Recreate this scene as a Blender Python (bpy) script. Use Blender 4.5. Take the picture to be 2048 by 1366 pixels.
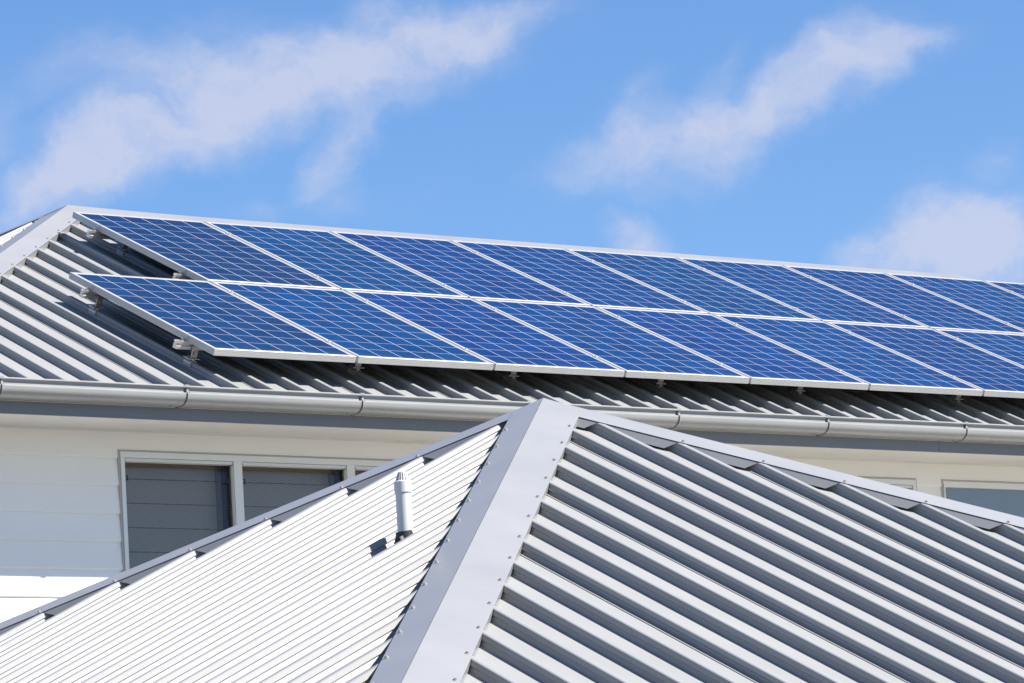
import bpy, bmesh, math, random
from mathutils import Vector, Matrix
random.seed(7)
for o in list(bpy.data.objects): bpy.data.objects.remove(o, do_unlink=True)
SC = bpy.context.scene
COL = SC.collection
R = math.radians
Z0 = 6.5                      # the panel array's middle seam stands 6.5 m above the ground
TH = R(25); CT, ST, TT = math.cos(TH), math.sin(TH), math.tan(TH)
V = lambda x, y, z: Vector((x, y, z + Z0))

# ------------------------------------------------------------------ camera
cam = bpy.data.cameras.new('camera'); co = bpy.data.objects.new('camera', cam); COL.objects.link(co)
cam.sensor_width = 36; cam.lens = 8653.5 / 2048 * 36; cam.clip_start = 0.5; cam.clip_end = 6000
r0 = Vector((0.78889, -0.61172, -0.05877)); r1 = Vector((0.04594, 0.15408, -0.98699)); r2 = Vector((0.61282, 0.77592, 0.14966))
M = Matrix((r0, -r1, -r2)).transposed().to_4x4(); M.translation = V(-14.7293, -21.6074, -4.4370)
co.matrix_world = M
SC.camera = co
SC.render.resolution_x = 1024; SC.render.resolution_y = 683

# ------------------------------------------------------------------ sun, sky, exposure
SUN_AZ, SUN_EL = R(143), R(45.5)        # azimuth clockwise from +Y
sdir = Vector((math.cos(SUN_EL) * math.sin(SUN_AZ), math.cos(SUN_EL) * math.cos(SUN_AZ), math.sin(SUN_EL)))
sl = bpy.data.lights.new('sun', 'SUN'); sl.energy = 5.0; sl.angle = R(0.53); sl.color = (1.0, 0.94, 0.86)
so = bpy.data.objects.new('sun', sl); COL.objects.link(so); so.rotation_euler = sdir.to_track_quat('Z', 'Y').to_euler()
so.location = (0, 0, 40)
SC.view_settings.view_transform = 'Standard'; SC.view_settings.look = 'None'; SC.view_settings.gamma = 1
SC.view_settings.exposure = 1.30

W = bpy.data.worlds.new('World'); SC.world = W; W.use_nodes = True
nt = W.node_tree; nt.nodes.clear()
def N(t, **k):
    n = nt.nodes.new(t)
    for a, b in k.items(): setattr(n, a, b)
    return n
def L(a, b): nt.links.new(a, b)
def MA(op, a, b=None, c=None, clamp=False):
    n = N('ShaderNodeMath', operation=op); n.use_clamp = clamp
    for i, v in enumerate((a, b, c)):
        if v is None: continue
        if isinstance(v, (int, float)): n.inputs[i].default_value = v
        else: L(v, n.inputs[i])
    return n.outputs[0]
def VM(op, a, b=None):
    n = N('ShaderNodeVectorMath', operation=op)
    for i, v in enumerate((a, b)):
        if v is None: continue
        if isinstance(v, (tuple, list, Vector)): n.inputs[i].default_value = tuple(v)
        else: L(v, n.inputs[i])
    return n
out = N('ShaderNodeOutputWorld'); bg = N('ShaderNodeBackground'); L(bg.outputs[0], out.inputs[0])
sky = N('ShaderNodeTexSky', sky_type='NISHITA'); sky.sun_disc = False
sky.sun_elevation = SUN_EL; sky.sun_rotation = SUN_AZ
sky.altitude = 0; sky.air_density = 1.0; sky.dust_density = 0.0; sky.ozone_density = 5.0
bg.inputs[1].default_value = 0.05
tc = N('ShaderNodeTexCoord'); d = tc.outputs['Generated']
# clouds stand at fixed compass directions: tangent plane of the sky towards azimuth 38.3, elevation 12
az, el = R(38.3), R(12)
c = Vector((math.sin(az) * math.cos(el), math.cos(az) * math.cos(el), math.sin(el)))
e1 = Vector((math.cos(az), -math.sin(az), 0)); e2 = e1.cross(c)
dc = MA('MAXIMUM', VM('DOT_PRODUCT', d, c).outputs['Value'], 0.05)
uu = MA('DIVIDE', VM('DOT_PRODUCT', d, e1).outputs['Value'], dc)
vv = MA('DIVIDE', VM('DOT_PRODUCT', d, e2).outputs['Value'], dc)
cb = N('ShaderNodeCombineXYZ'); L(uu, cb.inputs[0]); L(vv, cb.inputs[1])
n1 = N('ShaderNodeTexNoise'); n1.inputs['Scale'].default_value = 22; n1.inputs['Detail'].default_value = 5; n1.inputs['Roughness'].default_value = 0.6
L(cb.outputs[0], n1.inputs['Vector'])
wv = VM('SCALE', VM('SUBTRACT', n1.outputs['Color'], (0.5, 0.5, 0.5)).outputs[0]); wv.inputs['Scale'].default_value = 0.034
wp = VM('ADD', cb.outputs[0], wv.outputs[0]).outputs[0]
# (azimuth offset, elevation offset, half length, half width, tilt, strength) of each cloud, as tangents
def px(x, y):
    D = r0 * ((x - 1024) / 8653.5) + r1 * ((y - 683) / 8653.5) + r2
    return D.dot(e1) / D.dot(c), D.dot(e2) / D.dot(c)
CL = [(300, 130, 420, 110, 10, .35), (880, 90, 360, 110, 10, .45), (1960, 510, 300, 120, 8, .5), (120, 380, 260, 60, 20, .35), (390, 235, 440, 140, 18, .95), (250, 290, 380, 120, 24, .55), (720, 120, 430, 130, 14, .85), (930, 55, 300, 60, 12, .5), (110, 345, 300, 80, 25, .5),
      (560, 60, 420, 90, 4, .35), (10, 270, 120, 90, 60, .45), (150, 120, 260, 110, 0, .22),
      (670, 290, 150, 65, 40, .8), (615, 340, 100, 70, 40, .5), (675, 400, 120, 70, 10, .5), (480, 420, 120, 45, 10, .4), (860, 380, 160, 50, 12, .18),
      (1280, 290, 260, 75, 14, .6), (1400, 290, 320, 120, 18, .65), (1560, 230, 330, 130, 26, .75), (1700, 130, 230, 110, 22, .8), (1840, 90, 160, 55, 22, .5),
      (1280, 205, 110, 75, 50, .55), (1455, 130, 110, 40, 42, .5), (1180, 350, 170, 70, 10, .35),
      (1270, 485, 95, 75, 0, 1.2), (1490, 520, 130, 40, -4, .75), (1850, 500, 230, 110, 10, .8), (1990, 440, 220, 150, 25, .6), (1720, 540, 140, 60, 0, .6),
      (2010, 300, 130, 75, 20, .4), (1830, 410, 90, 70, 60, .4), (1990, 540, 260, 80, 0, .8)]
acc = None
for (x, y, hl, hw, tilt, st) in CL:
    u0, v0 = px(x, y)
    mp = N('ShaderNodeMapping', vector_type='TEXTURE'); L(wp, mp.inputs[0])
    mp.inputs['Location'].default_value = (u0, v0, 0); mp.inputs['Rotation'].default_value = (0, 0, R(tilt))
    mp.inputs['Scale'].default_value = (hl / 8653.5, hw / 8653.5, 1)
    g = N('ShaderNodeTexGradient', gradient_type='SPHERICAL'); L(mp.outputs[0], g.inputs[0])
    sm = MA('SMOOTHSTEP', g.outputs['Fac'], 0, 1) if False else MA('MULTIPLY', g.outputs['Fac'], st * 1.15)
    acc = sm if acc is None else MA('ADD', acc, sm)
n2 = N('ShaderNodeTexNoise'); n2.inputs['Scale'].default_value = 60; n2.inputs['Detail'].default_value = 7; n2.inputs['Roughness'].default_value = 0.62
mpn = N('ShaderNodeMapping'); mpn.inputs['Rotation'].default_value = (0, 0, R(-24)); mpn.inputs['Scale'].default_value = (0.55, 1, 1)
L(wp, mpn.inputs[0]); L(mpn.outputs[0], n2.inputs['Vector'])
nz = MA('MULTIPLY_ADD', n2.outputs['Fac'], 2.2, -0.20)
# a loose scatter of clouds over the rest of the sky dome
n3 = N('ShaderNodeTexNoise'); n3.inputs['Scale'].default_value = 3.2; n3.inputs['Detail'].default_value = 6; L(d, n3.inputs['Vector'])
near = MA('GREATER_THAN', VM('DOT_PRODUCT', d, c).outputs['Value'], 0.985)
rest = MA('MULTIPLY', MA('MULTIPLY', MA('SUBTRACT', n3.outputs['Fac'], 0.52), 4.0, clamp=True), MA('MULTIPLY', MA('SUBTRACT', 0.985, VM('DOT_PRODUCT', d, c).outputs['Value']), 20.0, clamp=True))
fac = MA('MULTIPLY', acc, nz)
mr = N('ShaderNodeMapRange', interpolation_type='SMOOTHSTEP'); L(fac, mr.inputs[0]); mr.inputs[1].default_value = 0.0; mr.inputs[2].default_value = 1.45; mr.inputs[3].default_value = 0; mr.inputs[4].default_value = 0.80
tot = MA('MAXIMUM', MA('MULTIPLY', mr.outputs[0], near), MA('MULTIPLY', rest, 0.04))
hs = N('ShaderNodeMix', data_type='RGBA', blend_type='MULTIPLY'); hs.inputs[0].default_value = 1
L(sky.outputs[0], hs.inputs[6]); hs.inputs[7].default_value = (.86, 1.04, 1.27, 1)
SKYT = hs
mx = N('ShaderNodeMix', data_type='RGBA'); L(tot, mx.inputs[0]); L(hs.outputs[2], mx.inputs[6]); mx.inputs[7].default_value = (5.15, 5.45, 6.8, 1)
L(mx.outputs[2], bg.inputs[0])

# ------------------------------------------------------------------ materials
def mat(name, col, rough=0.5, metal=0.0, spec=0.5, coat=0.0, coat_rough=0.1, noise=0.0, nscale=6.0, bump=0.0, bscale=40.0, stretch=(1, 1, 1)):
    m = bpy.data.materials.new(name); m.use_nodes = True
    t = m.node_tree; b = t.nodes['Principled BSDF']
    b.inputs['Base Color'].default_value = (*col, 1); b.inputs['Roughness'].default_value = rough
    b.inputs['Metallic'].default_value = metal; b.inputs['Specular IOR Level'].default_value = spec
    b.inputs['Coat Weight'].default_value = coat; b.inputs['Coat Roughness'].default_value = coat_rough
    tcn = t.nodes.new('ShaderNodeTexCoord'); mpp = t.nodes.new('ShaderNodeMapping'); mpp.inputs['Scale'].default_value = stretch
    t.links.new(tcn.outputs['Object'], mpp.inputs[0])
    if noise:
        n = t.nodes.new('ShaderNodeTexNoise'); n.inputs['Scale'].default_value = nscale; n.inputs['Detail'].default_value = 6; n.inputs['Roughness'].default_value = .6
        t.links.new(mpp.outputs[0], n.inputs['Vector'])
        rr = t.nodes.new('ShaderNodeMapRange'); rr.inputs[1].default_value = .3; rr.inputs[2].default_value = .7; rr.inputs[3].default_value = 1 - noise; rr.inputs[4].default_value = 1 + noise * .4
        t.links.new(n.outputs['Fac'], rr.inputs[0])
        mm = t.nodes.new('ShaderNodeMix'); mm.data_type = 'RGBA'; mm.blend_type = 'MULTIPLY'; mm.inputs[0].default_value = 1
        mm.inputs[6].default_value = (*col, 1); t.links.new(rr.outputs[0], mm.inputs[7]); t.links.new(mm.outputs[2], b.inputs['Base Color'])
        r2_ = t.nodes.new('ShaderNodeMath'); r2_.operation = 'MULTIPLY_ADD'; r2_.inputs[1].default_value = .16; r2_.inputs[2].default_value = rough - .08
        t.links.new(n.outputs['Fac'], r2_.inputs[0]); t.links.new(r2_.outputs[0], b.inputs['Roughness'])
    if bump:
        n = t.nodes.new('ShaderNodeTexNoise'); n.inputs['Scale'].default_value = bscale; n.inputs['Detail'].default_value = 3
        t.links.new(mpp.outputs[0], n.inputs['Vector'])
        bp = t.nodes.new('ShaderNodeBump'); bp.inputs['Strength'].default_value = bump; bp.inputs['Distance'].default_value = .01
        t.links.new(n.outputs['Fac'], bp.inputs['Height']); t.links.new(bp.outputs[0], b.inputs['Normal'])
    return m
STEEL = mat('painted_roof_steel', (.250, .257, .258), .42, spec=.55, noise=.05, nscale=1.6, bump=.10, bscale=2.2)
CAPM = mat('painted_cap_steel', (.252, .256, .258), .30, spec=.6, noise=.06, nscale=2.0, bump=.30, bscale=1.7)
GUT = mat('painted_gutter_steel', (.235, .24, .238), .34, spec=.5, noise=.06, nscale=3, bump=.05, bscale=3)
FASC = mat('painted_fascia_steel', (.14, .15, .16), .5, noise=.06, nscale=5, stretch=(6, 1, .4))
WALL = mat('painted_weatherboard', (.78, .77, .73), .42, noise=.03, nscale=1.5, bump=.05, bscale=6)
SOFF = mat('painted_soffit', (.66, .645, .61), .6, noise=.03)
FRAME = mat('window_frame_powdercoat', (.66, .67, .65), .35, noise=.03)
ALU = mat('anodised_aluminium', (.42, .42, .415), .40, metal=.3, noise=.03, nscale=9)
RAIL = mat('mill_aluminium', (.62, .60, .57), .35, metal=.7, noise=.08, nscale=20)
STAIN = mat('stainless_steel', (.50, .47, .43), .35, metal=.8, noise=.1, nscale=30)
SCREW = mat('screw_head_paint', (.30, .30, .30), .35, metal=.2)
PVC = mat('white_pvc', (.52, .52, .52), .3, noise=.02, nscale=8)
RUB = mat('black_rubber', (.018, .016, .016), .6, noise=.2, nscale=30)
BACK = mat('shade_backsheet', (.03, .03, .032), .8)  # near-black colour put in to deepen the shade beneath the panels
EDGE = mat('blade_edge_grey', (.06, .06, .065), .5)
DARK = mat('dark_void', (.01, .01, .01), .9)
CLIP = mat('black_clip_plastic', (.015, .015, .017), .4)
ROOM = mat('room_plaster', (.35, .33, .30), .9)
TREE = mat('trim_white', (.75, .74, .71), .4)
BOUNCE_GROUND = mat('pale_bounce_ground', (.27, .255, .225), .9, noise=.2, nscale=.8)  # unseen ground, given a pale tone to bounce light onto the wall
def screen_mat():
    m = mat('insect_screen', (.21, .225, .25), .7)
    t = m.node_tree; b = t.nodes['Principled BSDF']; tcn = t.nodes.new('ShaderNodeTexCoord')
    w = t.nodes.new('ShaderNodeTexWave'); w.bands_direction = 'Z'; w.inputs['Scale'].default_value = 26; w.inputs['Distortion'].default_value = 1.2; w.inputs['Detail'].default_value = 1
    mp_ = t.nodes.new('ShaderNodeMapping'); mp_.inputs['Rotation'].default_value = (0, R(-9), 0)
    t.links.new(tcn.outputs['Object'], mp_.inputs[0]); t.links.new(mp_.outputs[0], w.inputs[0])
    cr = t.nodes.new('ShaderNodeMix'); cr.data_type = 'RGBA'; t.links.new(w.outputs['Fac'], cr.inputs[0])
    cr.inputs[6].default_value = (.36, .35, .325, 1); cr.inputs[7].default_value = (.52, .50, .46, 1); t.links.new(cr.outputs[2], b.inputs['Base Color'])
    return m
SCREEN = screen_mat()
def glass_mat(name, tint=(.8, .86, .9), a=.22):
    m = bpy.data.materials.new(name); m.use_nodes = True; t = m.node_tree; t.nodes.clear()
    o = t.nodes.new('ShaderNodeOutputMaterial'); g = t.nodes.new('ShaderNodeBsdfGlossy'); g.inputs['Roughness'].default_value = .03
    tr = t.nodes.new('ShaderNodeBsdfTransparent'); tr.inputs[0].default_value = (*tint, 1)
    f = t.nodes.new('ShaderNodeFresnel'); f.inputs[0].default_value = 1.32
    mxs = t.nodes.new('ShaderNodeMixShader'); t.links.new(f.outputs[0], mxs.inputs[0]); t.links.new(tr.outputs[0], mxs.inputs[1]); t.links.new(g.outputs[0], mxs.inputs[2])
    t.links.new(mxs.outputs[0], o.inputs[0]); return m
GLASS = glass_mat('louvre_glass', (.88, .87, .85))
GLASS2 = mat('grey_window_glass', (.14, .16, .17), .08, spec=.6, coat=.5)

PW, PL_, PT = .992, 1.643, .040      # solar panel width, length, thickness
def cell_mat():
    m = bpy.data.materials.new('polycrystalline_cells'); m.use_nodes = True; t = m.node_tree; b = t.nodes['Principled BSDF']
    nn = t.nodes.new
    def ma(op, a, b_=None, c_=None, clamp=False):
        n = nn('ShaderNodeMath'); n.operation = op; n.use_clamp = clamp
        for i, v in enumerate((a, b_, c_)):
            if v is None: continue
            if isinstance(v, (int, float)): n.inputs[i].default_value = v
            else: t.links.new(v, n.inputs[i])
        return n.outputs[0]
    tcn = nn('ShaderNodeTexCoord'); sp = nn('ShaderNodeSeparateXYZ'); t.links.new(tcn.outputs['Object'], sp.inputs[0])
    px_ = ma('DIVIDE', ma('SUBTRACT', sp.outputs[0], (PW - 6 * .1575) / 2), .1575)
    py_ = ma('DIVIDE', ma('SUBTRACT', sp.outputs[1], (PL_ - 10 * .1585) / 2), .1585)
    def edge(p, hw):
        fr = ma('FRACT', p); return ma('LESS_THAN', ma('MINIMUM', fr, ma('SUBTRACT', 1.0, fr)), hw)
    lx, ly = edge(px_, .0165), edge(py_, .0115)
    out_ = ma('MAXIMUM', ma('MAXIMUM', ma('LESS_THAN', px_, 0.0), ma('GREATER_THAN', px_, 6.0)), ma('MAXIMUM', ma('LESS_THAN', py_, 0.0), ma('GREATER_THAN', py_, 10.0)))
    line = ma('MAXIMUM', ma('MAXIMUM', lx, ly), out_)
    cx_ = nn('ShaderNodeCombineXYZ'); t.links.new(ma('FLOOR', px_), cx_.inputs[0]); t.links.new(ma('FLOOR', py_), cx_.inputs[1])
    oi = nn('ShaderNodeObjectInfo'); t.links.new(ma('MULTIPLY', oi.outputs['Random'], 97.0), cx_.inputs[2])
    wn = nn('ShaderNodeTexWhiteNoise'); t.links.new(cx_.outputs[0], wn.inputs['Vector'])
    vo = nn('ShaderNodeTexVoronoi'); vo.inputs['Scale'].default_value = 70
    av = nn('ShaderNodeVectorMath'); av.operation = 'ADD'; t.links.new(tcn.outputs['Object'], av.inputs[0]); t.links.new(cx_.outputs[0], av.inputs[1])
    t.links.new(av.outputs[0], vo.inputs['Vector'])
    br = ma('ADD', ma('MULTIPLY', wn.outputs['Value'], .35), ma('MULTIPLY', vo.outputs['Color'], .35))
    cm = nn('ShaderNodeMix'); cm.data_type = 'RGBA'; t.links.new(br, cm.inputs[0]); cm.inputs[6].default_value = (.0009, .0155, .072, 1); cm.inputs[7].default_value = (.0013, .037, .140, 1)
    tm = nn('ShaderNodeMix'); tm.data_type = 'RGBA'; tm.blend_type = 'MULTIPLY'; tm.inputs[0].default_value = 1; t.links.new(cm.outputs[2], tm.inputs[6]); t.links.new(oi.outputs['Color'], tm.inputs[7])
    fm = nn('ShaderNodeMix'); fm.data_type = 'RGBA'; t.links.new(line, fm.inputs[0]); t.links.new(tm.outputs[2], fm.inputs[6]); fm.inputs[7].default_value = (.34, .34, .37, 1)
    dn_ = nn('ShaderNodeTexNoise'); dn_.inputs['Scale'].default_value = 2.3; dn_.inputs['Detail'].default_value = 7; dn_.inputs['Roughness'].default_value = .65
    dm_ = nn('ShaderNodeMapping'); dm_.inputs['Scale'].default_value = (2.2, .7, 1); t.links.new(av.outputs[0], dm_.inputs[0])
    oa = nn('ShaderNodeVectorMath'); oa.operation = 'ADD'; t.links.new(tcn.outputs['Object'], oa.inputs[0]); rr_ = nn('ShaderNodeCombineXYZ'); t.links.new(ma('MULTIPLY', oi.outputs['Random'], 41.0), rr_.inputs[2]); t.links.new(rr_.outputs[0], oa.inputs[1]); t.links.new(oa.outputs[0], dm_.inputs[0]); t.links.new(dm_.outputs[0], dn_.inputs['Vector'])
    low = ma('MULTIPLY', ma('SUBTRACT', .10, sp.outputs[1], clamp=True), .5)
    df = ma('ADD', ma('MULTIPLY', ma('SUBTRACT', dn_.outputs['Fac'], .42, clamp=True), .06), low)
    du = nn('ShaderNodeMix'); du.data_type = 'RGBA'; t.links.new(df, du.inputs[0]); t.links.new(fm.outputs[2], du.inputs[6]); du.inputs[7].default_value = (.22, .22, .24, 1)
    t.links.new(du.outputs[2], b.inputs['Base Color'])
    b.inputs['Roughness'].default_value = .45; b.inputs['Specular IOR Level'].default_value = .1
    b.inputs['Coat Weight'].default_value = .22; b.inputs['Coat Roughness'].default_value = .06; b.inputs['Coat IOR'].default_value = 1.30
    return m
CELL = cell_mat()

# ------------------------------------------------------------------ helpers
class MB:
    def __init__(s): s.v = []; s.f = []
    def add(s, vs, fs):
        o = len(s.v); s.v += [Vector(v) for v in vs]; s.f += [tuple(i + o for i in f) for f in fs]; return s
    def quad(s, a, b, c_, d_): return s.add([a, b, c_, d_], [(0, 1, 2, 3)])
    def poly(s, vs): return s.add(vs, [tuple(range(len(vs)))])
    def box(s, o, a, b, c_):          # corner and three edge vectors
        o, a, b, c_ = map(Vector, (o, a, b, c_))
        vs = [o, o + a, o + a + b, o + b, o + c_, o + a + c_, o + a + b + c_, o + b + c_]
        return s.add(vs, [(0, 3, 2, 1), (4, 5, 6, 7), (0, 1, 5, 4), (1, 2, 6, 5), (2, 3, 7, 6), (3, 0, 4, 7)])
    def sweep(s, prof, a, b, closed=True, caps=True):   # profile: function end -> list of points
        P, Q = [Vector(p) for p in prof(a)], [Vector(p) for p in prof(b)]; n = len(P)
        fs = [(i, (i + 1) % n, n + (i + 1) % n, n + i) for i in range(n if closed else n - 1)]
        if caps and closed: fs += [tuple(range(n - 1, -1, -1)), tuple(range(n, 2 * n))]
        return s.add(P + Q, fs)
    def lathe(s, base, axis, rings, n=24, capt=True):
        axis = Vector(axis).normalized(); q = axis.to_track_quat('Z', 'Y'); vs = []; fs = []
        for (h, r_) in rings:
            for k in range(n): vs.append(Vector(base) + q @ Vector((r_ * math.cos(2 * math.pi * k / n), r_ * math.sin(2 * math.pi * k / n), h)))
        for i in range(len(rings) - 1):
            for k in range(n): fs.append((i * n + k, i * n + (k + 1) % n, (i + 1) * n + (k + 1) % n, (i + 1) * n + k))
        if capt: fs += [tuple(range(n - 1, -1, -1)), tuple((len(rings) - 1) * n + k for k in range(n))]
        return s.add(vs, fs)
    def build(s, name, m, parent=None, smooth=None, bevel=0, fix=True):
        me = bpy.data.meshes.new(name); me.from_pydata([tuple(v) for v in s.v], [], s.f)
        if fix:
            bm = bmesh.new(); bm.from_mesh(me); bmesh.ops.remove_doubles(bm, verts=bm.verts, dist=1e-5)
            bmesh.ops.recalc_face_normals(bm, faces=bm.faces); bm.to_mesh(me); bm.free()
        me.materials.append(m)
        o = bpy.data.objects.new(name, me); COL.objects.link(o)
        if parent:
            o.parent = parent; o.matrix_parent_inverse = Matrix.Identity(4)
            o.location = -world_loc(parent) if True else (0, 0, 0)
        if bevel:
            b = o.modifiers.new('Bevel', 'BEVEL'); b.width = bevel; b.segments = 2; b.limit_method = 'ANGLE'; b.angle_limit = R(40)
        if smooth is not None:
            for p in me.polygons: p.use_smooth = True
            try:
                me.set_sharp_from_angle(angle=R(smooth))
            except Exception: pass
        return o
WL = {}
def world_loc(o):      # only translations are used above parts built in world space
    v = Vector(o.location); p = o.parent
    while p: v += Vector(p.location); p = p.parent
    return v
def thing(name, label, cat, loc, group=None):
    o = bpy.data.objects.new(name, None); COL.objects.link(o); o.location = loc; o.empty_display_size = .2
    o['label'] = label; o['category'] = cat
    if group: o['group'] = group
    return o
def tag(o, label, cat, group=None):
    o['label'] = label; o['category'] = cat
    if group: o['group'] = group
    return o

# ------------------------------------------------------------------ ground
g = MB(); S = 2500
g.quad((-S, -S, 0), (S, -S, 0), (S, S, 0), (-S, S, 0))
gr = g.build('ground', BOUNCE_GROUND); gr['kind'] = 'structure'

# ------------------------------------------------------------------ ribbed steel roofs
RP, RH = .2328, .045        # rib pitch and height
def rib_profile(lo, hi, phase, lap=()):
    """(s, h) points across a roof face from lo to hi; ribs centred on phase + k * RP"""
    k0 = math.ceil((lo - phase) / RP); k1 = math.floor((hi - phase) / RP); pts = [(lo, 0)]
    for k in range(k0, k1 + 1):
        c_ = phase + k * RP
        lf = [(-.026, 0), (-.019, .003), (-.0135, .019), (-.0185, .024), (-.0145, RH - .003), (-.010, RH)]
        if k in lap: lf = [(-.040, 0), (-.039, .0035), (-.026, .0038), (-.019, .005), (-.0135, .016), (-.0225, .0175), (-.0225, .0195), (-.0165, .026), (-.0145, RH - .003), (-.010, RH)]
        rg = [(.010, RH), (.0145, RH - .003), (.0185, .024), (.0135, .019), (.019, .003), (.026, 0)]
        for (a, h) in lf + rg:
            if lo < c_ + a < hi: pts.append((c_ + a, h))
    pts.append((hi, 0)); return pts
def roof_face(name, parent, apexL, apexR, run, xd, dn, nrm, phase, v_end, hipL=True, hipR=True, lap=(), m=None, tg=.03):
    """apexL/apexR: ends of the top edge on the rib-top plane; xd along eave; dn down slope (unit); run = v_end"""
    mb = MB(); L0 = (apexR - apexL).length; ext = v_end * CT
    pr = rib_profile(-ext if hipL else 0, L0 + ext if hipR else L0, phase, lap)
    P, Q = [], []
    for (s_, h) in pr:
        if s_ < 0: vt = -s_ / CT
        elif s_ > L0: vt = (s_ - L0) / CT
        else: vt = 0
        vt = min(vt + tg, v_end)
        P.append(apexL + xd * s_ + dn * vt + nrm * (h - RH)); Q.append(apexL + xd * s_ + dn * v_end + nrm * (h - RH))
    n = len(P)
    mb.add(P + Q, [(i, i + 1, n + i + 1, n + i) for i in range(n - 1)])
    return mb.build(name, m or STEEL, parent, fix=False)
UX, UY, UZ = Vector((1, 0, 0)), Vector((0, 1, 0)), Vector((0, 0, 1))
FACES = {'front': (UX, Vector((0, -CT, -ST)), Vector((0, -ST, CT))), 'left': (UY, Vector((-CT, 0, -ST)), Vector((-ST, 0, CT))),
         'back': (-UX, Vector((0, CT, -ST)), Vector((0, ST, CT))), 'right': (-UY, Vector((CT, 0, -ST)), Vector((ST, 0, CT)))}

def screw_proto():
    mb = MB(); mb.lathe((0, 0, 0), (0, 0, 1), [(0, .0085), (.002, .0085), (.0025, .006)], 14); mb.lathe((0, 0, .0025), (0, 0, 1), [(0, .0055), (.006, .0052)], 6)
    return mb
SCR = None
def add_screw(parent, pos, nrm):
    global SCR
    if SCR is None:
        me = bpy.data.meshes.new('screw'); mb = screw_proto(); me.from_pydata([tuple(v) for v in mb.v], [], mb.f); me.materials.append(SCREW); SCR = me
    o = bpy.data.objects.new('screw', SCR); COL.objects.link(o); o.parent = parent
    o.location = pos - world_loc(parent); o.rotation_euler = nrm.to_track_quat('Z', 'Y').to_euler(); return o

def wing(mb, A0, A1, face, sign, phase, face_origin, w=.172, lift=.0025, screws=None, dark=None, s_rng=None, gap=.0):
    """One wing of a hip cap: A0 -> A1 crest on the rib-top plane; wing lies on the ribs of `face`, skirts hang between ribs."""
    xd, dn, nr = FACES[face]; D = (A1 - A0).normalized()
    inn = (nr.cross(D)).normalized()
    if inn.dot(dn) < 0: inn = -inn      # across the face, away from the crest
    up = nr * lift
    a, b = A0 + up, A1 + up; c_, d_ = b + inn * w, a + inn * w + D * w * .35
    th = nr * .0016
    # thin sheet with a folded crest
    mb.quad(a + th, b + th, c_ + th, d_ + th); mb.quad(a, b, c_, d_); mb.quad(c_, d_, d_ + th, c_ + th)
    # crossings of the wing edge with the rib centres
    sx = D.dot(xd); E0 = (d_ - face_origin).dot(xd); E1 = (c_ - face_origin).dot(xd)
    lo, hi = min(E0, E1), max(E0, E1)
    k0, k1 = math.ceil((lo - phase) / RP), math.floor((hi - phase) / RP)
    pt = lambda s_, h: d_ + D * ((s_ - E0) / sx) + nr * (h - lift)
    ks = list(range(k0 - 1, k1 + 1)); e = .0015
    for k in ks:
        s0 = phase + k * RP; s1 = s0 + RP; hbx = RH - .004 if not gap else RH - .010
        A_, B_ = s0 + .0105, s1 - .0105
        top0, top1 = max(A_, lo), min(B_, hi)
        if top1 - top0 < .04: continue
        h0 = -.001; hb = -hbx
        ps = []
        if gap and A_ < lo:
            if s1 - .034 - gap - lo < .075: continue
            ps = [(lo + .040, h0), (lo + .052, hb), (s1 - .034 - gap, hb), (s1 - .013, h0)]
        elif gap and B_ > hi:
            if hi - s0 - .03 - gap < .075: continue
            ps = [(s0 + .012, h0), (s0 + .030 + gap, hb), (hi - .052, hb), (hi - .040, h0)]
        elif gap: ps = [(s0 + .012, h0), (s0 + .030 + gap, hb), (s1 - .034 - gap, hb), (s1 - .013, h0)]
        elif 1: pass
        if gap: pass
        elif A_ >= lo: ps += [(s0 + .0125, h0), (s0 + .017, -.004), (s0 + .0205, -.020), (s0 + .0155 + gap, -.027), (s0 + .024 + gap, hb)]
        else: ps += [(lo, h0), (lo, hb)]
        if gap: pass
        elif B_ <= hi: ps += [(s1 - .024 - gap, hb), (s1 - .0155 - gap, -.027), (s1 - .0205, -.020), (s1 - .017, -.004), (s1 - .0125, h0)]
        else: ps += [(hi, hb), (hi, h0)]
        P = [pt(s_, h) + inn * (.020 * (-h / RH) if gap else 0) for (s_, h) in ps]
        mb.poly(P); mb.poly([p - inn * .0012 for p in P])
    if screws is not None:
        for k in range(k0, k1 + 1):
            s_ = phase + k * RP
            p = d_ + D * ((s_ - E0) / sx) - inn * .018 * 1.0 + th
            if (p - A0).length < .36: continue
            screws.append((p, nr))
def hip_cap(name, parent, A0, A1, fa, fb, pha, phb, org_a, org_b, with_screws=True, gap=0, w=.172, wb=None):
    mb = MB(); sc = []
    wing(mb, A0, A1, fa, 1, pha, org_a, screws=sc, gap=gap, w=w); wing(mb, A0, A1, fb, 1, phb, org_b, screws=sc, gap=gap, w=wb or w)
    o = mb.build(name, CAPM, parent, fix=False)
    if with_screws:
        for p, n_ in sc: add_screw(o, p, n_)
    return o

def hip_roof(parent, aL, aR, half, phF, phL, phB, phR, laps, over=0.0, tg=.03):
    """rectangular hipped roof; aL, aR ridge ends on the rib-top planes; half = plan run to the eave"""
    v = half / CT + over
    roof_face('roof_sheet', parent, aL, aR, 0, *FACES['front'], phF, v, lap=laps[0], tg=tg)
    roof_face('roof_sheet', parent, aL, aL, 0, *FACES['left'], phL, v, lap=laps[1], tg=tg)
    roof_face('roof_sheet', parent, aR, aL, 0, *FACES['back'], phB, v, tg=tg)
    roof_face('roof_sheet', parent, aR, aR, 0, *FACES['right'], phR, v, tg=tg)

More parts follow.
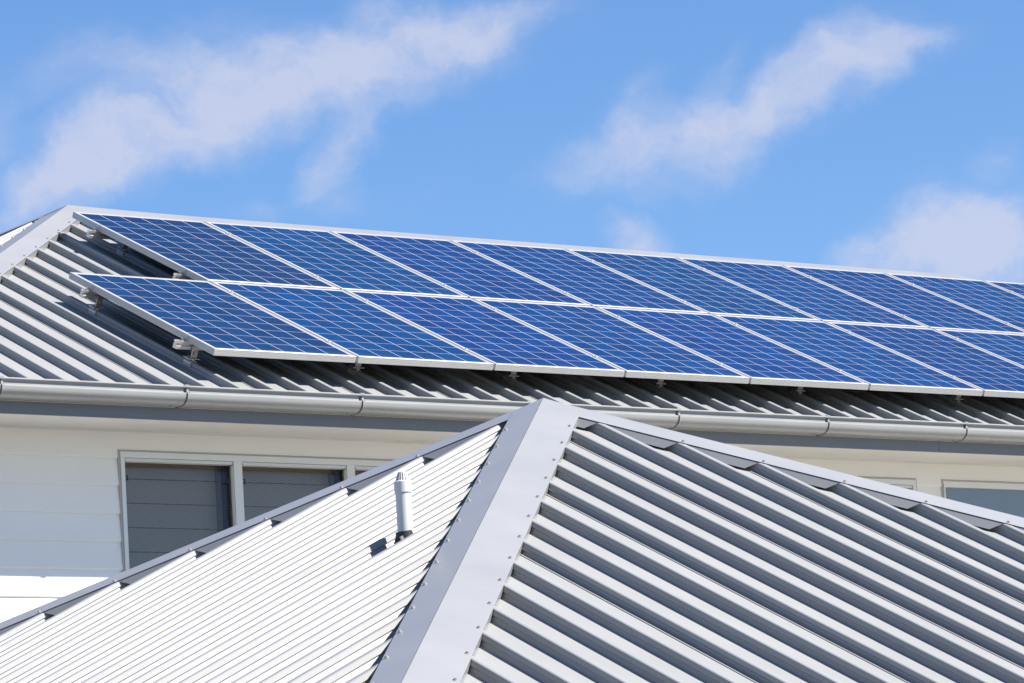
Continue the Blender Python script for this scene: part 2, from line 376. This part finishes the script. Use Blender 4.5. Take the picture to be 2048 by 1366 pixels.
# ================================================================== the two-storey house with the solar array
HA = V(.5124, 2.3595, .9293); HLEN = 8.13; HB = HA + UX * HLEN; HHALF = 4.035
house = thing('house', 'large cream weatherboard house whose ribbed steel roof carries the solar panels', 'house', (4.4, 2.2, 0))
HPH = -2.338 - .5124      # rib phase measured from the apex
HLP = .06
hip_roof(house, HA, HB, HHALF, HPH, HLP, .1, .1, ((7, 10, 4, 13, 16), ()), over=.030, tg=.11)
EH = HHALF                      # hips to the eave corners
cF = hip_cap('hip_cap', house, HA, HA + Vector((-EH, -EH, -EH * TT)), 'front', 'left', HPH, HLP, HA, HA, w=.155)
cBk = hip_cap('hip_cap', house, HA, HA + Vector((-EH, EH, -EH * TT)), 'left', 'back', HLP, .1, HA, HB, w=.155)
hip_cap('hip_cap', house, HB - UZ * .014, HB + Vector((EH, -EH, -EH * TT)), 'front', 'right', HPH, .1, HA, HB, False)
hip_cap('hip_cap', house, HB - UZ * .020, HB + Vector((EH, EH, -EH * TT)), 'right', 'back', .1, .1, HB, HB, False)
# ridge cap: a long folded sheet that sags a little from the raised end piece
rc = MB(); segs = [(0, 0.004), (.5, -.004), (1.1, -.009), (3, -.010), (6, -.009), (HLEN + .02, -.010)]
for i in range(len(segs) - 1):
    (x0, z0), (x1, z1) = segs[i], segs[i + 1]
    for dn in (FACES['front'][1], FACES['back'][1]):
        a, b = HA + UX * x0 + UZ * z0, HA + UX * x1 + UZ * z1
        a2, b2 = HA + UX * x0 + dn * .19 + UZ * .005, HA + UX * x1 + dn * .19 + UZ * .005
        rc.quad(a, b, b2, a2); rc.quad(a2, b2, b2 - UZ * .045, a2 - UZ * .045)
rc.build('ridge_cap', CAPM, house, fix=False)
# walls: weatherboards in profile
YW = -1.05; XL, XR = -2.85, 11.6; YB = 5.43
WX = [(-1.389, 1.03), (2.55, 4.788), (5.040, 7.4)]    # openings
WT, WBm = -1.2425, -2.62
wl = MB(); zt = -1.1214; EX = .1600
zs = [zt - EX * k for k in range(0, 34)]
holes = lambda z: WBm < z < WT
def board(x0, x1, za, zb, full=True):
    # za top, zb bottom of the visible board; bottom edge proud and rounded
    pr = [(YW - .002, za), (YW - .0125, zb + .011), (YW - .0125, zb + .0095), (YW - .0095, zb + .0045), (YW - .0055, zb + .0012), (YW - .001, zb)]
    P = [V(x0, y, z) for y, z in pr]; Q = [V(x1, y, z) for y, z in pr]
    n = len(pr); wl.add(P + Q, [(i, n + i, n + i + 1, i + 1) for i in range(n - 1)])
    for E_ in (P, Q): wl.poly(E_ + [V(E_[0].x, YW + .02, E_[0].z - Z0)])
def spans(z):
    xs = [XL]
    for a, b in WX: xs += [a - .012, b + .012]
    xs.append(XR); return [(xs[i], xs[i + 1]) for i in range(0, len(xs), 2)]
top = zt
for i in range(len(zs) - 1):
    za, zb = zs[i], zs[i + 1]
    if zb > WT + .001 or za < WBm: board(XL, XR, za, zb)
    elif za > WT + .02:            # the board that is notched round the window heads
        for a, b in spans(0): board(a, b, za, zb)
        pr = V
        for a, b in WX: wl.quad(V(a - .012, YW - .003, za), V(b + .012, YW - .003, za), V(b + .012, YW - .009, WT + .012), V(a - .012, YW - .009, WT + .012)); wl.quad(V(a - .012, YW - .009, WT + .012), V(b + .012, YW - .009, WT + .012), V(b + .012, YW + .02, WT + .012), V(a - .012, YW + .02, WT + .012))
    elif zb < WBm:
        board(XL, XR, za, WBm + .0) if False else None
        for a, b in spans(0): board(a, b, za, zb)
        for a, b in WX: wl.quad(V(a - .012, YW - .006, WBm - .04), V(b + .012, YW - .006, WBm - .04), V(b + .012, YW - .012, zb), V(a - .012, YW - .012, zb))
    else:
        for a, b in spans(0): board(a, b, za, zb)
# other three sides, flat boards behind
zb_, zt_ = -Z0, -1.0
for (a, b) in (((XL, YB), (XL, YW + .02)), ((XR, YW + .02), (XR, YB)), ((XR, YB), (XL, YB))):
    wl.quad(V(a[0], a[1], zb_), V(b[0], b[1], zb_), V(b[0], b[1], zt_), V(a[0], a[1], zt_))
# backing behind the boards, with the openings left open
zc = [(zb_, WBm), (WBm, WT), (WT, zt_)]
for (a, b) in zc:
    for (x0, x1) in (spans(0) if a == WBm else [(XL, XR)]): wl.quad(V(x0, YW + .02, a), V(x1, YW + .02, a), V(x1, YW + .02, b), V(x0, YW + .02, b))
wl.build('wall', WALL, house, fix=False)
rm = MB(); rm.box(V(XL + .1, YW + .45, WBm - .5), (XR - XL - .2, 0, 0), (0, 3, 0), (0, 0, 2.0)); rm.build('room', ROOM, house)
# soffit, fascia, gutter
YF = -1.66; ZF = -1.145
XE0, XE1 = HA.x - HHALF + .01, HB.x + HHALF - .01
sf = MB(); YE = 2.2 * 2 - YF
sf.quad(V(XE0, YF, ZF + .004), V(XE1, YF, ZF + .004), V(XE1, YW - .005, zt + .004), V(XE0, YW - .005, zt + .004))
sf.quad(V(XE0, YW - .005, zt + .004), V(XE1, YW - .005, zt + .004), V(XE1, YE, zt + .004), V(XE0, YE, zt + .004))
sf.box(V(XL, YW - .022, zt - .006), (XR - XL, 0, 0), (0, .018, 0), (0, 0, .012))
sf.build('soffit', SOFF, house)
fs = MB()
for (x0, x1) in ((XE0, 4.4545), (4.4575, XE1)): fs.box(V(x0, YF, ZF - .003), (x1 - x0, 0, 0), (0, .018, 0), (0, 0, .17))
for x in (XE0, XE1 - .018): fs.box(V(x, YF + .018, ZF - .003), (.018, 0, 0), (0, YE - YF - .03, 0), (0, 0, .17))
fs.build('fascia', FASC, house, bevel=.001)
def gpts(t=0.0):
    o = [(-1.664, -.985), (-1.664, -1.070), (-1.700, -1.074)]
    o = [(-1.664, -1.002)]
    # outer profile from the back bottom round the belly to the rolled top lip
    pr = [(-1.664, -1.0765), (-1.690, -1.0775)]
    for k in range(0, 9):
        a = R(-90 - k * 10.5); pr.append((-1.712 - .0735 * math.cos(R(90) - R(k * 11.25)) * 1.0, -1.0195 - .058 * math.sin(R(90) - R(k * 11.25))))
    pr += [(-1.7862, -1.0165), (-1.7855, -1.0125), (-1.783, -1.0110), (-1.7705, -1.0095), (-1.7700, -.985)]
    for k in range(0, 7): a = R(200 + k * -40); pr.append((-1.7800 + .0068 * math.cos(a + R(120)), -.9758 + .0068 * math.sin(a + R(120))))
    return pr
gp = gpts()
def gutter(mb, x0, x1, off=0):
    inner = [(y + .0018, z + .0018) for y, z in gp]
    n = len(gp); P = [V(x0, y, z) for y, z in gp]; Q = [V(x1, y, z) for y, z in gp]
    mb.add(P + Q, [(i, i + 1, n + i + 1, n + i) for i in range(n - 1)])
    m_ = len(gp) - 7; P2 = [V(x0, y + .002, z + .002) for y, z in gp[:m_]]; Q2 = [V(x1, y + .002, z + .002) for y, z in gp[:m_]]
    mb.add(P2 + Q2, [(i, i + 1, m_ + i + 1, m_ + i) for i in range(m_ - 1)])
gm = MB(); gutter(gm, XE0 - .12, XE1 + .12)
gob = gm.build('gutter', GUT, house, smooth=35, fix=False)
STRX = [-1.385 - 1.2, -1.385, -.182, 1.035, 2.19, 3.41, 4.60, 5.8]
for x in STRX:
    sb = MB(); gq = [(y - .0065 * (1 if y < -1.70 else 0.0), z - (.0025 if z < -1.04 else 0)) for y, z in gp[:-7]] + [(-1.7805, -.984), (-1.7845, -.972), (-1.778, -.9665), (-1.768, -.970)]
    n = len(gq); wdt = .016
    P = [V(x - wdt * .5, y, z) for y, z in gq]; Q = [V(x + wdt * .5, y, z) for y, z in gq]; P2 = [V(x - wdt * .5, y + .006, z + .004) for y, z in gq]
    sb.add(P + Q, [(i, i + 1, n + i + 1, n + i) for i in range(n - 1)]); sb.add([V(x + wdt * .5, y, z) for y, z in gq] + [V(x + wdt * .5, y + .006, z + .004) for y, z in gq], [(i, i + 1, n + i + 1, n + i) for i in range(n - 1)]); sb.add(P + P2, [(i, i + 1, n + i + 1, n + i) for i in range(n - 1)])
    sb.box(V(x - .022, -1.787, -.972), (.030, 0, 0), (0, .022, 0), (0, 0, .007))
    sb.build('gutter_strap', GUT, gob, smooth=30, fix=False)
    ln = MB()   # dark joint beside the strap
    gq2 = [(y - .0042 * (1 if y < -1.70 else 0), z - (.003 if z < -1.04 else 0)) for y, z in gp[:-7]]
    P = [V(x - .0115, y, z) for y, z in gq2]; Q = [V(x - .0085, y, z) for y, z in gq2]; n = len(gq2)
    ln.add(P + Q, [(i, i + 1, n + i + 1, n + i) for i in range(n - 1)]); ln.box(V(x - .018, -1.7775, -1.0065), (.012, 0, 0), (0, .004, 0), (0, 0, .020)); ln.build('joint_seal', DARK, gob, fix=False)
    lg = MB(); lg.lathe(V(x - .075, -1.722, -1.0800), (0, 0, 1), [(-.006, .004), (.006, .006)], 10); lg.box(V(x - .082, -1.728, -1.0785), (.014, 0, 0), (0, .012, 0), (0, 0, .003)); lg.build('drain_nub', GUT, gob)
# back/side gutters: closed simple troughs
# ---- windows
def louvre_window(x0, x1, nb, lab):
    w = bpy.data.objects.new('window', None); COL.objects.link(w); w.parent = house; w.location = V(x0, YW, WBm) - Vector(house.location)
    if lab: w['label'] = lab
    yo, yi = YW - .022, YW + .145
    fr = MB(); H = WT - WBm; hd = .034
    fr.box(V(x0, yo, WT - hd), (x1 - x0, 0, 0), (0, yi - yo, 0), (0, 0, hd)); fr.box(V(x0, yo - .02, WBm), (x1 - x0, 0, 0), (0, yi - yo, 0), (0, 0, .05))
    jw = .026; fr.box(V(x0, yo, WBm + .05), (jw, 0, 0), (0, yi - yo, 0), (0, 0, H - hd - .05)); fr.box(V(x1 - jw, yo, WBm + .05), (jw, 0, 0), (0, yi - yo, 0), (0, 0, H - hd - .05))
    inner = x1 - x0 - 2 * jw; mw = .056; bw = (inner - mw * (nb - 1)) / nb
    for b in range(nb):
        bx = x0 + jw + b * (bw + mw)
        if b: fr.box(V(bx - mw, yo + .004, WBm + .05), (mw, 0, 0), (0, yi - yo - .006, 0), (0, 0, H - hd - .05))
    fr.build('frame', FRAME, w, bevel=.0015)
    for b in range(nb):
        bx = x0 + jw + b * (bw + mw); z1 = WT - hd
        sh = MB()      # sash head and side beads with mitred ends
        sh.add([V(bx + .002, yo + .008, z1 - .002), V(bx + bw - .002, yo + .008, z1 - .002), V(bx + bw - .014, yo + .004, z1 - .020), V(bx + .014, yo + .004, z1 - .020),
                V(bx + .002, yo + .045, z1 - .002), V(bx + bw - .002, yo + .045, z1 - .002), V(bx + bw - .014, yo + .045, z1 - .022), V(bx + .014, yo + .045, z1 - .022)],
               [(0, 1, 2, 3), (0, 4, 5, 1), (3, 2, 6, 7), (0, 3, 7, 4), (1, 5, 6, 2)])
        sh.box(V(bx + .001, yo + .012, WBm + .06), (.006, 0, 0), (0, .02, 0), (0, 0, z1 - WBm - .085)); sh.box(V(bx + bw - .007, yo + .012, WBm + .06), (.006, 0, 0), (0, .02, 0), (0, 0, z1 - WBm - .085))
        sh.build('sash_bead', FRAME, w)
        zz = -1.3880 + .1389; yb = YW + .020
        gl = MB(); k = 0
        z = z1 - .022; cuts = [-1.3880 - .1394 * i for i in range(0, 9)]
        prev = z
        for zc_ in cuts:
            if zc_ < WBm + .05: break
            gl.box(V(bx + .004, yb, zc_ - .004), (bw - .008, 0, 0), (0, .005, .0), (0, .006, prev - zc_ + .000)); prev = zc_ 
        gl.build('louvre_glass', GLASS, w, fix=True)
        ed = MB()
        for zc_ in cuts:
            if zc_ < WBm + .05: break
            ed.box(V(bx + .004, yb - .001, zc_ - .0065), (bw - .008, 0, 0), (0, .005, 0), (0, 0, .0035))
        ed.build('blade_edge', EDGE, w)
        for sx_ in (bx + .012, bx + bw - .036):
            cl = MB(); zc_ = cuts[0] - .003
            lf = sx_ < bx + .1; dx = .026
            o = V(sx_, yb - .012, zc_ - .012)
            cl.box(o, (dx, 0, 0), (0, .006, 0), (0, 0, .006)); cl.box(o + Vector((0, 0, .022)), (dx, 0, 0), (0, .006, 0), (0, 0, .006)); cl.box(o + Vector((dx - .005 if lf else 0, 0, .004)), (.005, 0, 0), (0, .006, 0), (0, 0, .020))
            cl.build('blade_clip', CLIP, w)
        scn = MB(); ys = YW + .128; scn.quad(V(bx - .01, ys, WBm), V(bx + bw + .01, ys, WBm), V(bx + bw + .01, ys, z1 + .01), V(bx - .01, ys, z1 + .01)); scn.build('screen', SCREEN, w)
        sfm = MB(); sfm.box(V(bx + bw - .036, ys - .016, WBm + .05), (.030, 0, 0), (0, .015, 0), (0, 0, z1 - WBm - .06)); sfm.box(V(bx + .004, ys - .016, WBm + .05), (.030, 0, 0), (0, .015, 0), (0, 0, z1 - WBm - .06)); sfm.box(V(bx, ys - .016, z1 - .03), (bw, 0, 0), (0, .015, 0), (0, 0, .028))
        rv = MB(); rv.box(V(bx + bw - .003, YW + .012, WBm + .05), (.0028, 0, 0), (0, .112, 0), (0, 0, z1 - WBm - .052)); rv.box(V(bx + .002, YW + .028, z1 - .004), (bw - .005, 0, 0), (0, .096, 0), (0, 0, .0035)); rv.build('reveal_shade', bpy.data.materials.get('reveal_shade_brown') or mat('reveal_shade_brown', (.09, .078, .064), .7), w)  # added dark strips: shade on the right jamb and head, painted as colour
        sfm.build('screen_frame', mat('screen_frame_brown', (.30, .26, .20), .7) if 'screen_frame_brown' not in bpy.data.materials else bpy.data.materials['screen_frame_brown'], w)
    # folded flashing round the opening
    fl = MB(); fl.box(V(x0 - .012, YW - .016, WT), (x1 - x0 + .024, 0, 0), (0, .03, 0), (0, 0, .010)); fl.box(V(x0 - .012, YW - .016, WBm), (.010, 0, 0), (0, .03, 0), (0, 0, WT - WBm)); fl.box(V(x1 + .002, YW - .016, WBm), (.010, 0, 0), (0, .03, 0), (0, 0, WT - WBm))
    fl.build('flashing', bpy.data.materials.get('flash') or mat('flash', (.42, .39, .36), .6), w)
    return w
louvre_window(WX[0][0], WX[0][1], 3, 'louvre window in three bays, left of the lower roof')
louvre_window(WX[1][0], WX[1][1], 3, 'window whose top right corner just shows over the lower roof')
def plain_window(x0, x1):
    w = bpy.data.objects.new('window', None); COL.objects.link(w); w.parent = house; w.location = V(x0, YW, WBm) - Vector(house.location)
    w['label'] = 'plain grey glazed window at the right edge'
    yo, yi = YW - .020, YW + .06; H = WT - WBm; fr = MB(); jw = .014
    fr.box(V(x0, yo, WT - .040), (x1 - x0, 0, 0), (0, yi - yo, 0), (0, 0, .040)); fr.box(V(x0, yo, WBm), (jw, 0, 0), (0, yi - yo, 0), (0, 0, H - .040)); fr.box(V(x1 - jw, yo, WBm), (jw, 0, 0), (0, yi - yo, 0), (0, 0, H - .040)); fr.box(V(x0, yo - .01, WBm - .04), (x1 - x0, 0, 0), (0, yi - yo, 0), (0, 0, .04))
    fr.build('frame', FRAME, w, bevel=.0015)
    gl = MB(); gl.box(V(x0 + jw, YW + .004, WBm), (x1 - x0 - 2 * jw, 0, 0), (0, .006, 0), (0, 0, H - .04)); gl.build('glass', GLASS2, w)
    fl = MB(); fl.box(V(x0 - .012, YW - .016, WT), (x1 - x0 + .024, 0, 0), (0, .03, 0), (0, 0, .010)); fl.box(V(x0 - .012, YW - .016, WBm), (.010, 0, 0), (0, .03, 0), (0, 0, WT - WBm)); fl.build('flashing', bpy.data.materials['flash'], w)
plain_window(WX[2][0], WX[2][1])

# ================================================================== the lower hip-roofed wing in front
FA = V(-3.4075, -7.4615, -1.9496); FHALF = 4.3
wing_t = thing('lower_building', 'lower building in front with a pale ribbed pyramid hip roof and wide hip caps', 'building', (FA.x, FA.y, 0))
FPH = -.1876 + .012; FLP = -.222
hip_roof(wing_t, FA, FA, FHALF, FPH, FLP, .05, .05, ((0, 3, -3, -6), ()))
def corner(sx_, sy_, h=FHALF): return FA + Vector((sx_ * h, sy_ * h, -h * TT))
hip_cap('hip_cap', wing_t, FA + UZ * .003, corner(-1, -1) + UZ * .003, 'front', 'left', FPH, FLP, FA, FA, wb=.135)
hip_cap('hip_cap', wing_t, FA, corner(1, -1), 'front', 'right', FPH, .05, FA, FA, gap=.012, w=.188)
hip_cap('hip_cap', wing_t, FA, corner(-1, 1), 'left', 'back', FLP, .05, FA, FA, gap=.016, w=.188)
hip_cap('hip_cap', wing_t, FA, corner(1, 1), 'right', 'back', .05, .05, FA, FA, False)
ez = FA.z - FHALF * TT - .05
fw = MB(); q_ = FHALF - .55
fw.box((FA.x - q_, FA.y - q_, 0), (2 * q_, 0, 0), (0, 2 * q_, 0), (0, 0, ez - .1)); fw.build('wall', WALL, wing_t)
fe = MB(); q_ = FHALF - .02; fe.box((FA.x - q_, FA.y - q_, ez - .12), (2 * q_, 0, 0), (0, 2 * q_, 0), (0, 0, .12)); fe.build('eave', FASC, wing_t)
# ---- vent pipe
pb = V(-4.936, -8.486, -2.7066)
vp = thing('vent_pipe', 'short white plastic vent pipe with slotted cap standing on the lower roof', 'vent pipe', pb)
nl = FACES['left'][2]
sh = MB(); sh.lathe(pb - UZ * .03, UZ, [(0, .0305), (.232, .0305)], 32); sh.build('shaft', PVC, vp, smooth=40)
cw = MB(); cw.lathe(pb + UZ * .190, UZ, [(0, .0318), (.001, .0342), (.042, .0342), (.045, .0318), (.046, .0300)], 32)
for k in range(16):
    a = 2 * math.pi * k / 16; da = .11
    def rp(ang, r_, h): return pb + Vector((r_ * math.cos(ang), r_ * math.sin(ang), h))
    cw.add([rp(a - da, .0300, .234), rp(a + da, .0300, .234), rp(a + da, .0170, .268), rp(a - da, .0170, .268), rp(a - da, .026, .234), rp(a + da, .026, .234), rp(a + da, .0135, .266), rp(a - da, .0135, .266)],
           [(0, 1, 2, 3), (4, 7, 6, 5), (0, 3, 7, 4), (1, 5, 6, 2)])
cw.lathe(pb + UZ * .266, UZ, [(0, .0172), (.003, .0168), (.004, .012)], 24)
cwo = cw.build('cowl', PVC, vp, smooth=30)
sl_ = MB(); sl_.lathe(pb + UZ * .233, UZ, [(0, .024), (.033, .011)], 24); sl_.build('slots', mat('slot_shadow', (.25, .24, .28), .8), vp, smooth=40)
fl = MB(); xd, dn, nr = FACES['left']; dn_ = dn
rib_c = FA + xd * 0
b0 = pb - nr * .012
# pleated rubber boot on a square base following the slope
for (hw, h0, h1) in ((.058, .0, .006),):
    fl.box(b0 - xd * hw - dn_ * hw * 1.15, xd * 2 * hw, dn_ * 2.3 * hw, nr * .018)
fl.lathe(b0 + nr * .012, (nr * .35 + UZ * .65), [(0, .047), (.008, .046), (.010, .042), (.018, .0415), (.020, .0375), (.028, .037), (.030, .0335), (.044, .033)], 28)
flo = fl.build('flashing_boot', RUB, vp, smooth=30)
st = MB(); st.box(b0 - xd * .060 + dn_ * .045 + nr * .018, xd * .010, dn_ * .010, nr * .035); st.build('clamp_strip', STAIN, vp)

# ================================================================== solar array
NF = FACES['front'][2]; DN = FACES['front'][1]; UP = -DN
def P_(x, v, h=0): return V(x, 0, 0) + DN * v + NF * h
def make_panel():
    root = bpy.data.objects.new('solar_panel', None); COL.objects.link(root)
    Mx = Matrix.Identity(4)
    f = MB(); fw_ = .011; t = PT
    # four extrusions mitred at the corners: outer wall, top lip, inner return, bottom lip; grooves along the face
    def ring(off, z): return [Vector((off, off, z)), Vector((PW - off, off, z)), Vector((PW - off, PL_ - off, z)), Vector((off, PL_ - off, z))]
    pr = [(fw_, -.004), (fw_, 0), (.0008, 0), (0, -.0008), (0, -.009), (.0006, -.0098), (0, -.0106), (0, -.0192), (.0006, -.020), (0, -.0208), (0, -.0294), (.0006, -.0302), (0, -.031), (0, -t), (.028, -t), (.028, -t + .002), (.002, -t + .002), (.002, -.008), (fw_, -.008)]
    rings = [ring(a, z) for a, z in pr]
    for i in range(len(rings) - 1):
        for k in range(4):
            f.quad(rings[i][k], rings[i][(k + 1) % 4], rings[i + 1][(k + 1) % 4], rings[i + 1][k])
    f.build('frame', ALU, root, fix=False)
    cs = MB(); a = fw_ - .001; cs.box((a, a, -.0075), (PW - 2 * a, 0, 0), (0, PL_ - 2 * a, 0), (0, 0, .0055)); cs.build('cell_sheet', CELL, root)
    bs = MB(); bs.box((.004, .004, -.0105), (PW - .008, 0, 0), (0, PL_ - .008, 0), (0, 0, .0022)); bs.build('backsheet', BACK, root)  # sheet added to blacken the shade under the panel
    bk = MB(); bk.box((.42, PL_ - .22, -.030), (.15, 0, 0), (0, .10, 0), (0, 0, .022)); bk.build('junction_box', CLIP, root)
    return root
def copy_tree(o, parent=None):
    c_ = o.copy(); COL.objects.link(c_)
    if parent: c_.parent = parent
    for ch in [x for x in bpy.data.objects if x.parent == o]: copy_tree(ch, c_)
    return c_
ORD = ['first', 'second', 'third', 'fourth', 'fifth', 'sixth', 'seventh', 'eighth', 'ninth']
panel = make_panel(); used = False
rot = Matrix((UX, UP, NF)).transposed().to_4x4()
tints_u = [(2.2, .80, .70), (.75, 1.12, .95), (1.15, .95, 1.0), (.95, 1.0, .98), (.7, 1.1, .95), (.95, 1.05, 1.0), (1.2, .95, .95), (.85, 1.08, 1.0), (1.8, .85, .85)]
tints_l = [(2.1, .92, .78), (.75, 1.12, 1.0), (1.2, .95, 1.05), (1.0, 1.05, 1.02), (1.5, .98, 1.05), (.85, 1.1, 1.05), (1.6, .92, .92), (.95, 1.08, 1.0)]
def place(root, u, row, tint, label):
    v_bot = -.0155 if row == 'upper' else .0155 + PL_
    m_ = rot.copy(); m_.translation = P_(u * 1.01 + .009, v_bot, 0)
    root.matrix_world = m_; root['label'] = label; root['category'] = 'solar panel'; root['group'] = 'solar panels in two rows on the house roof'
    for ch in [x for x in bpy.data.objects if x.parent == root]: ch.color = (*tint, 1)
for row, u0, cols in (('upper', 0, tints_u), ('lower', -1, tints_l)):
    n_ = len(cols)
    for i in range(n_):
        root = panel if not used else copy_tree(panel); used = True
        if i == 0: lb = {'upper': 'violet blue solar panel at the left end of the upper row, against the hip cap', 'lower': 'violet blue solar panel at the left end of the lower row, nearest the gutter corner'}[row]
        elif i == n_ - 1: lb = f'blue solar panel cut by the right edge of the picture, last in the {row} row'
        else: lb = f'blue solar panel, {ORD[i]} from the left in the {row} row'
        place(root, u0 + i, row, cols[i], lb)
# rails
RV = {'u1': -1.335, 'u2': -.292, 'l1': .272, 'l2': 1.352}
RX = {'u1': (-.055, 9.16), 'u2': (-.050, 9.16), 'l1': (-1.056, 7.14), 'l2': (-1.066, 7.14)}
RN = {'u1': 'topmost aluminium mounting rail, just under the ridge', 'u2': 'aluminium mounting rail under the lower edge of the upper panel row', 'l1': 'aluminium mounting rail under the upper edge of the lower panel row', 'l2': 'lowest aluminium mounting rail, nearest the gutter'}
rl_prof = [(-.018, -.040), (-.018, -.052), (-.010, -.052), (-.010, -.058), (-.018, -.058), (-.018, -.082), (-.022, -.084), (-.022, -.088), (.018, -.088), (.018, -.070), (.010, -.066), (.010, -.058), (.018, -.054), (.018, -.040), (.006, -.040), (.006, -.046), (-.006, -.046), (-.006, -.040)]
for k_, v_ in RV.items():
    x0, x1 = RX[k_]
    t_ = thing('mounting_rail', RN[k_], 'mounting rail', P_((x0 + x1) / 2, v_, -.088), 'mounting rails under the solar panels')
    mb = MB(); mb.sweep(lambda x: [P_(x, v_ + a, h - .0005) for a, h in rl_prof], x0, x1); mb.build('rail_bar', RAIL, t_, fix=True)
    first = 0 if k_[0] == 'u' else -1; cnt = 9 if k_[0] == 'u' else 8
    for i in range(cnt + 1):
        x = (first + i) * 1.01; mb = MB(); end = (i == 0 or i == cnt); cl = .040
        if end:
            s_ = -1 if i == 0 else 1; xe = x + (.009 if i == 0 else -.009)
            mb.box(P_(xe - .010 * (s_ < 0) , v_ + cl / 2, 0.0005), UX * .010 if s_ > 0 else UX * .018, UP * cl, NF * .0035)
            mb.box(P_(xe + (.0005 if s_ > 0 else -.0045) , v_ + cl / 2, -.040), UX * .004, UP * cl, NF * .042)
            mb.box(P_(xe + (.0045 if s_ > 0 else -.030), v_ + cl / 2 - .008, -.040), UX * .026, UP * .024, NF * .004)
            mb.lathe(P_(xe + s_ * .020, v_, -.036), NF, [(0, .0075), (.012, .0075)], 6)
            mb.build('end_clamp', STAIN if False else ALU, t_)
        else:
            mb.box(P_(x - .017, v_ + cl / 2, .0005), UX * .034, UP * cl, NF * .0035); mb.box(P_(x - .0075, v_ + cl / 2, -.040), UX * .015, UP * cl, NF * .0405)
            mb.lathe(P_(x, v_, .004), NF, [(0, .0075), (.006, .0070)], 6); mb.build('mid_clamp', ALU, t_)
# roof brackets: L foot bolted to the rail, saddle clamped on a rib
def make_bracket():
    root = bpy.data.objects.new('roof_bracket', None); COL.objects.link(root)   # local: x eave, y up slope, z normal; z=0 on the rib top
    B3 = lambda x, y, z: Vector((x, y, z))
    f = MB(); H = .108 - .012; w = .042
    f.box(B3(-.020, -.030, .026), B3(w, 0, 0), B3(0, .005, 0), B3(0, 0, H - .030)); f.box(B3(-.020, -.030, .020), B3(w, 0, 0), B3(0, .045, 0), B3(0, 0, .005))
    f.build('foot', STAIN, root, bevel=.001)
    s_ = MB()
    s_.box(B3(-.035, -.035, .013), B3(.078, 0, 0), B3(0, .060, 0), B3(0, 0, .005)); s_.box(B3(-.004, -.035, .0), B3(.008, 0, 0), B3(0, .060, 0), B3(0, 0, .014))
    for sg in (-1, 1):
        pts = [(0, .004), (.010, .003), (.017, -.001), (.0215, -.008), (.0225, -.016), (.020, -.022)]
        if sg < 0: pts += [(.024, -.030)]
        for i in range(len(pts) - 1):
            (a, h), (b, g_) = pts[i], pts[i + 1]
            s_.box(B3(sg * a, -.035 - .012 * (sg < 0), h), B3(sg * (b - a), 0, g_ - h), B3(0, .060 + .02 * (sg < 0), 0), B3(sg * .002, 0, .0025))
    s_.build('rib_clamp', RAIL, root)
    b_ = MB(); b_.lathe(B3(0, -.010, .025), (0, 0, 1), [(0, .011), (.003, .011), (.0035, .008), (.010, .008)], 12); b_.lathe(B3(0, -.036, .052), (0, -1, 0), [(-.002, .010), (.002, .010), (.0025, .007), (.009, .007)], 6); b_.build('bolt', STAIN, root)
    return root
brk = make_bracket(); used = False
RIBX = lambda k: .5124 + HPH + RP * k
kk = [6, 11, 16, 21, 26, 32, 37]
ordb = {6: 'left end', 11: 'second rib clamp from the left', 16: 'third', 21: 'fourth', 26: 'fifth', 32: 'sixth', 37: 'seventh'}
first_u = 11
for rk, ks, rowlab in (('l2', kk[:-0 or None], 'lowest rail'), ('l1', [6], 'upper rail of the lower row'), ('u1', [11], 'topmost rail')):
    for k in ks:
        root = brk if not used else copy_tree(brk); used = True
        m_ = rot.copy(); m_.translation = P_(RIBX(k), RV[rk] , -.155); root.matrix_world = m_
        if rk == 'l2' and k == 6: lb = 'steel rib bracket at the left end of the lowest rail'
        elif rk == 'l2': lb = f'steel rib bracket hanging in the shade under the front edge, {ORD[kk.index(k)]} from the left'
        elif rk == 'l1': lb = 'steel rib bracket under the top left corner of the lower panel row'
        else: lb = 'steel rib bracket in shadow under the leftmost panel of the upper row'
        root['label'] = lb; root['category'] = 'bracket'; root['group'] = 'brackets clamping the rails to the roof ribs'

SC.render.engine = 'CYCLES'
SC.cycles.max_bounces = 8; SC.cycles.glossy_bounces = 4; SC.cycles.transparent_max_bounces = 12
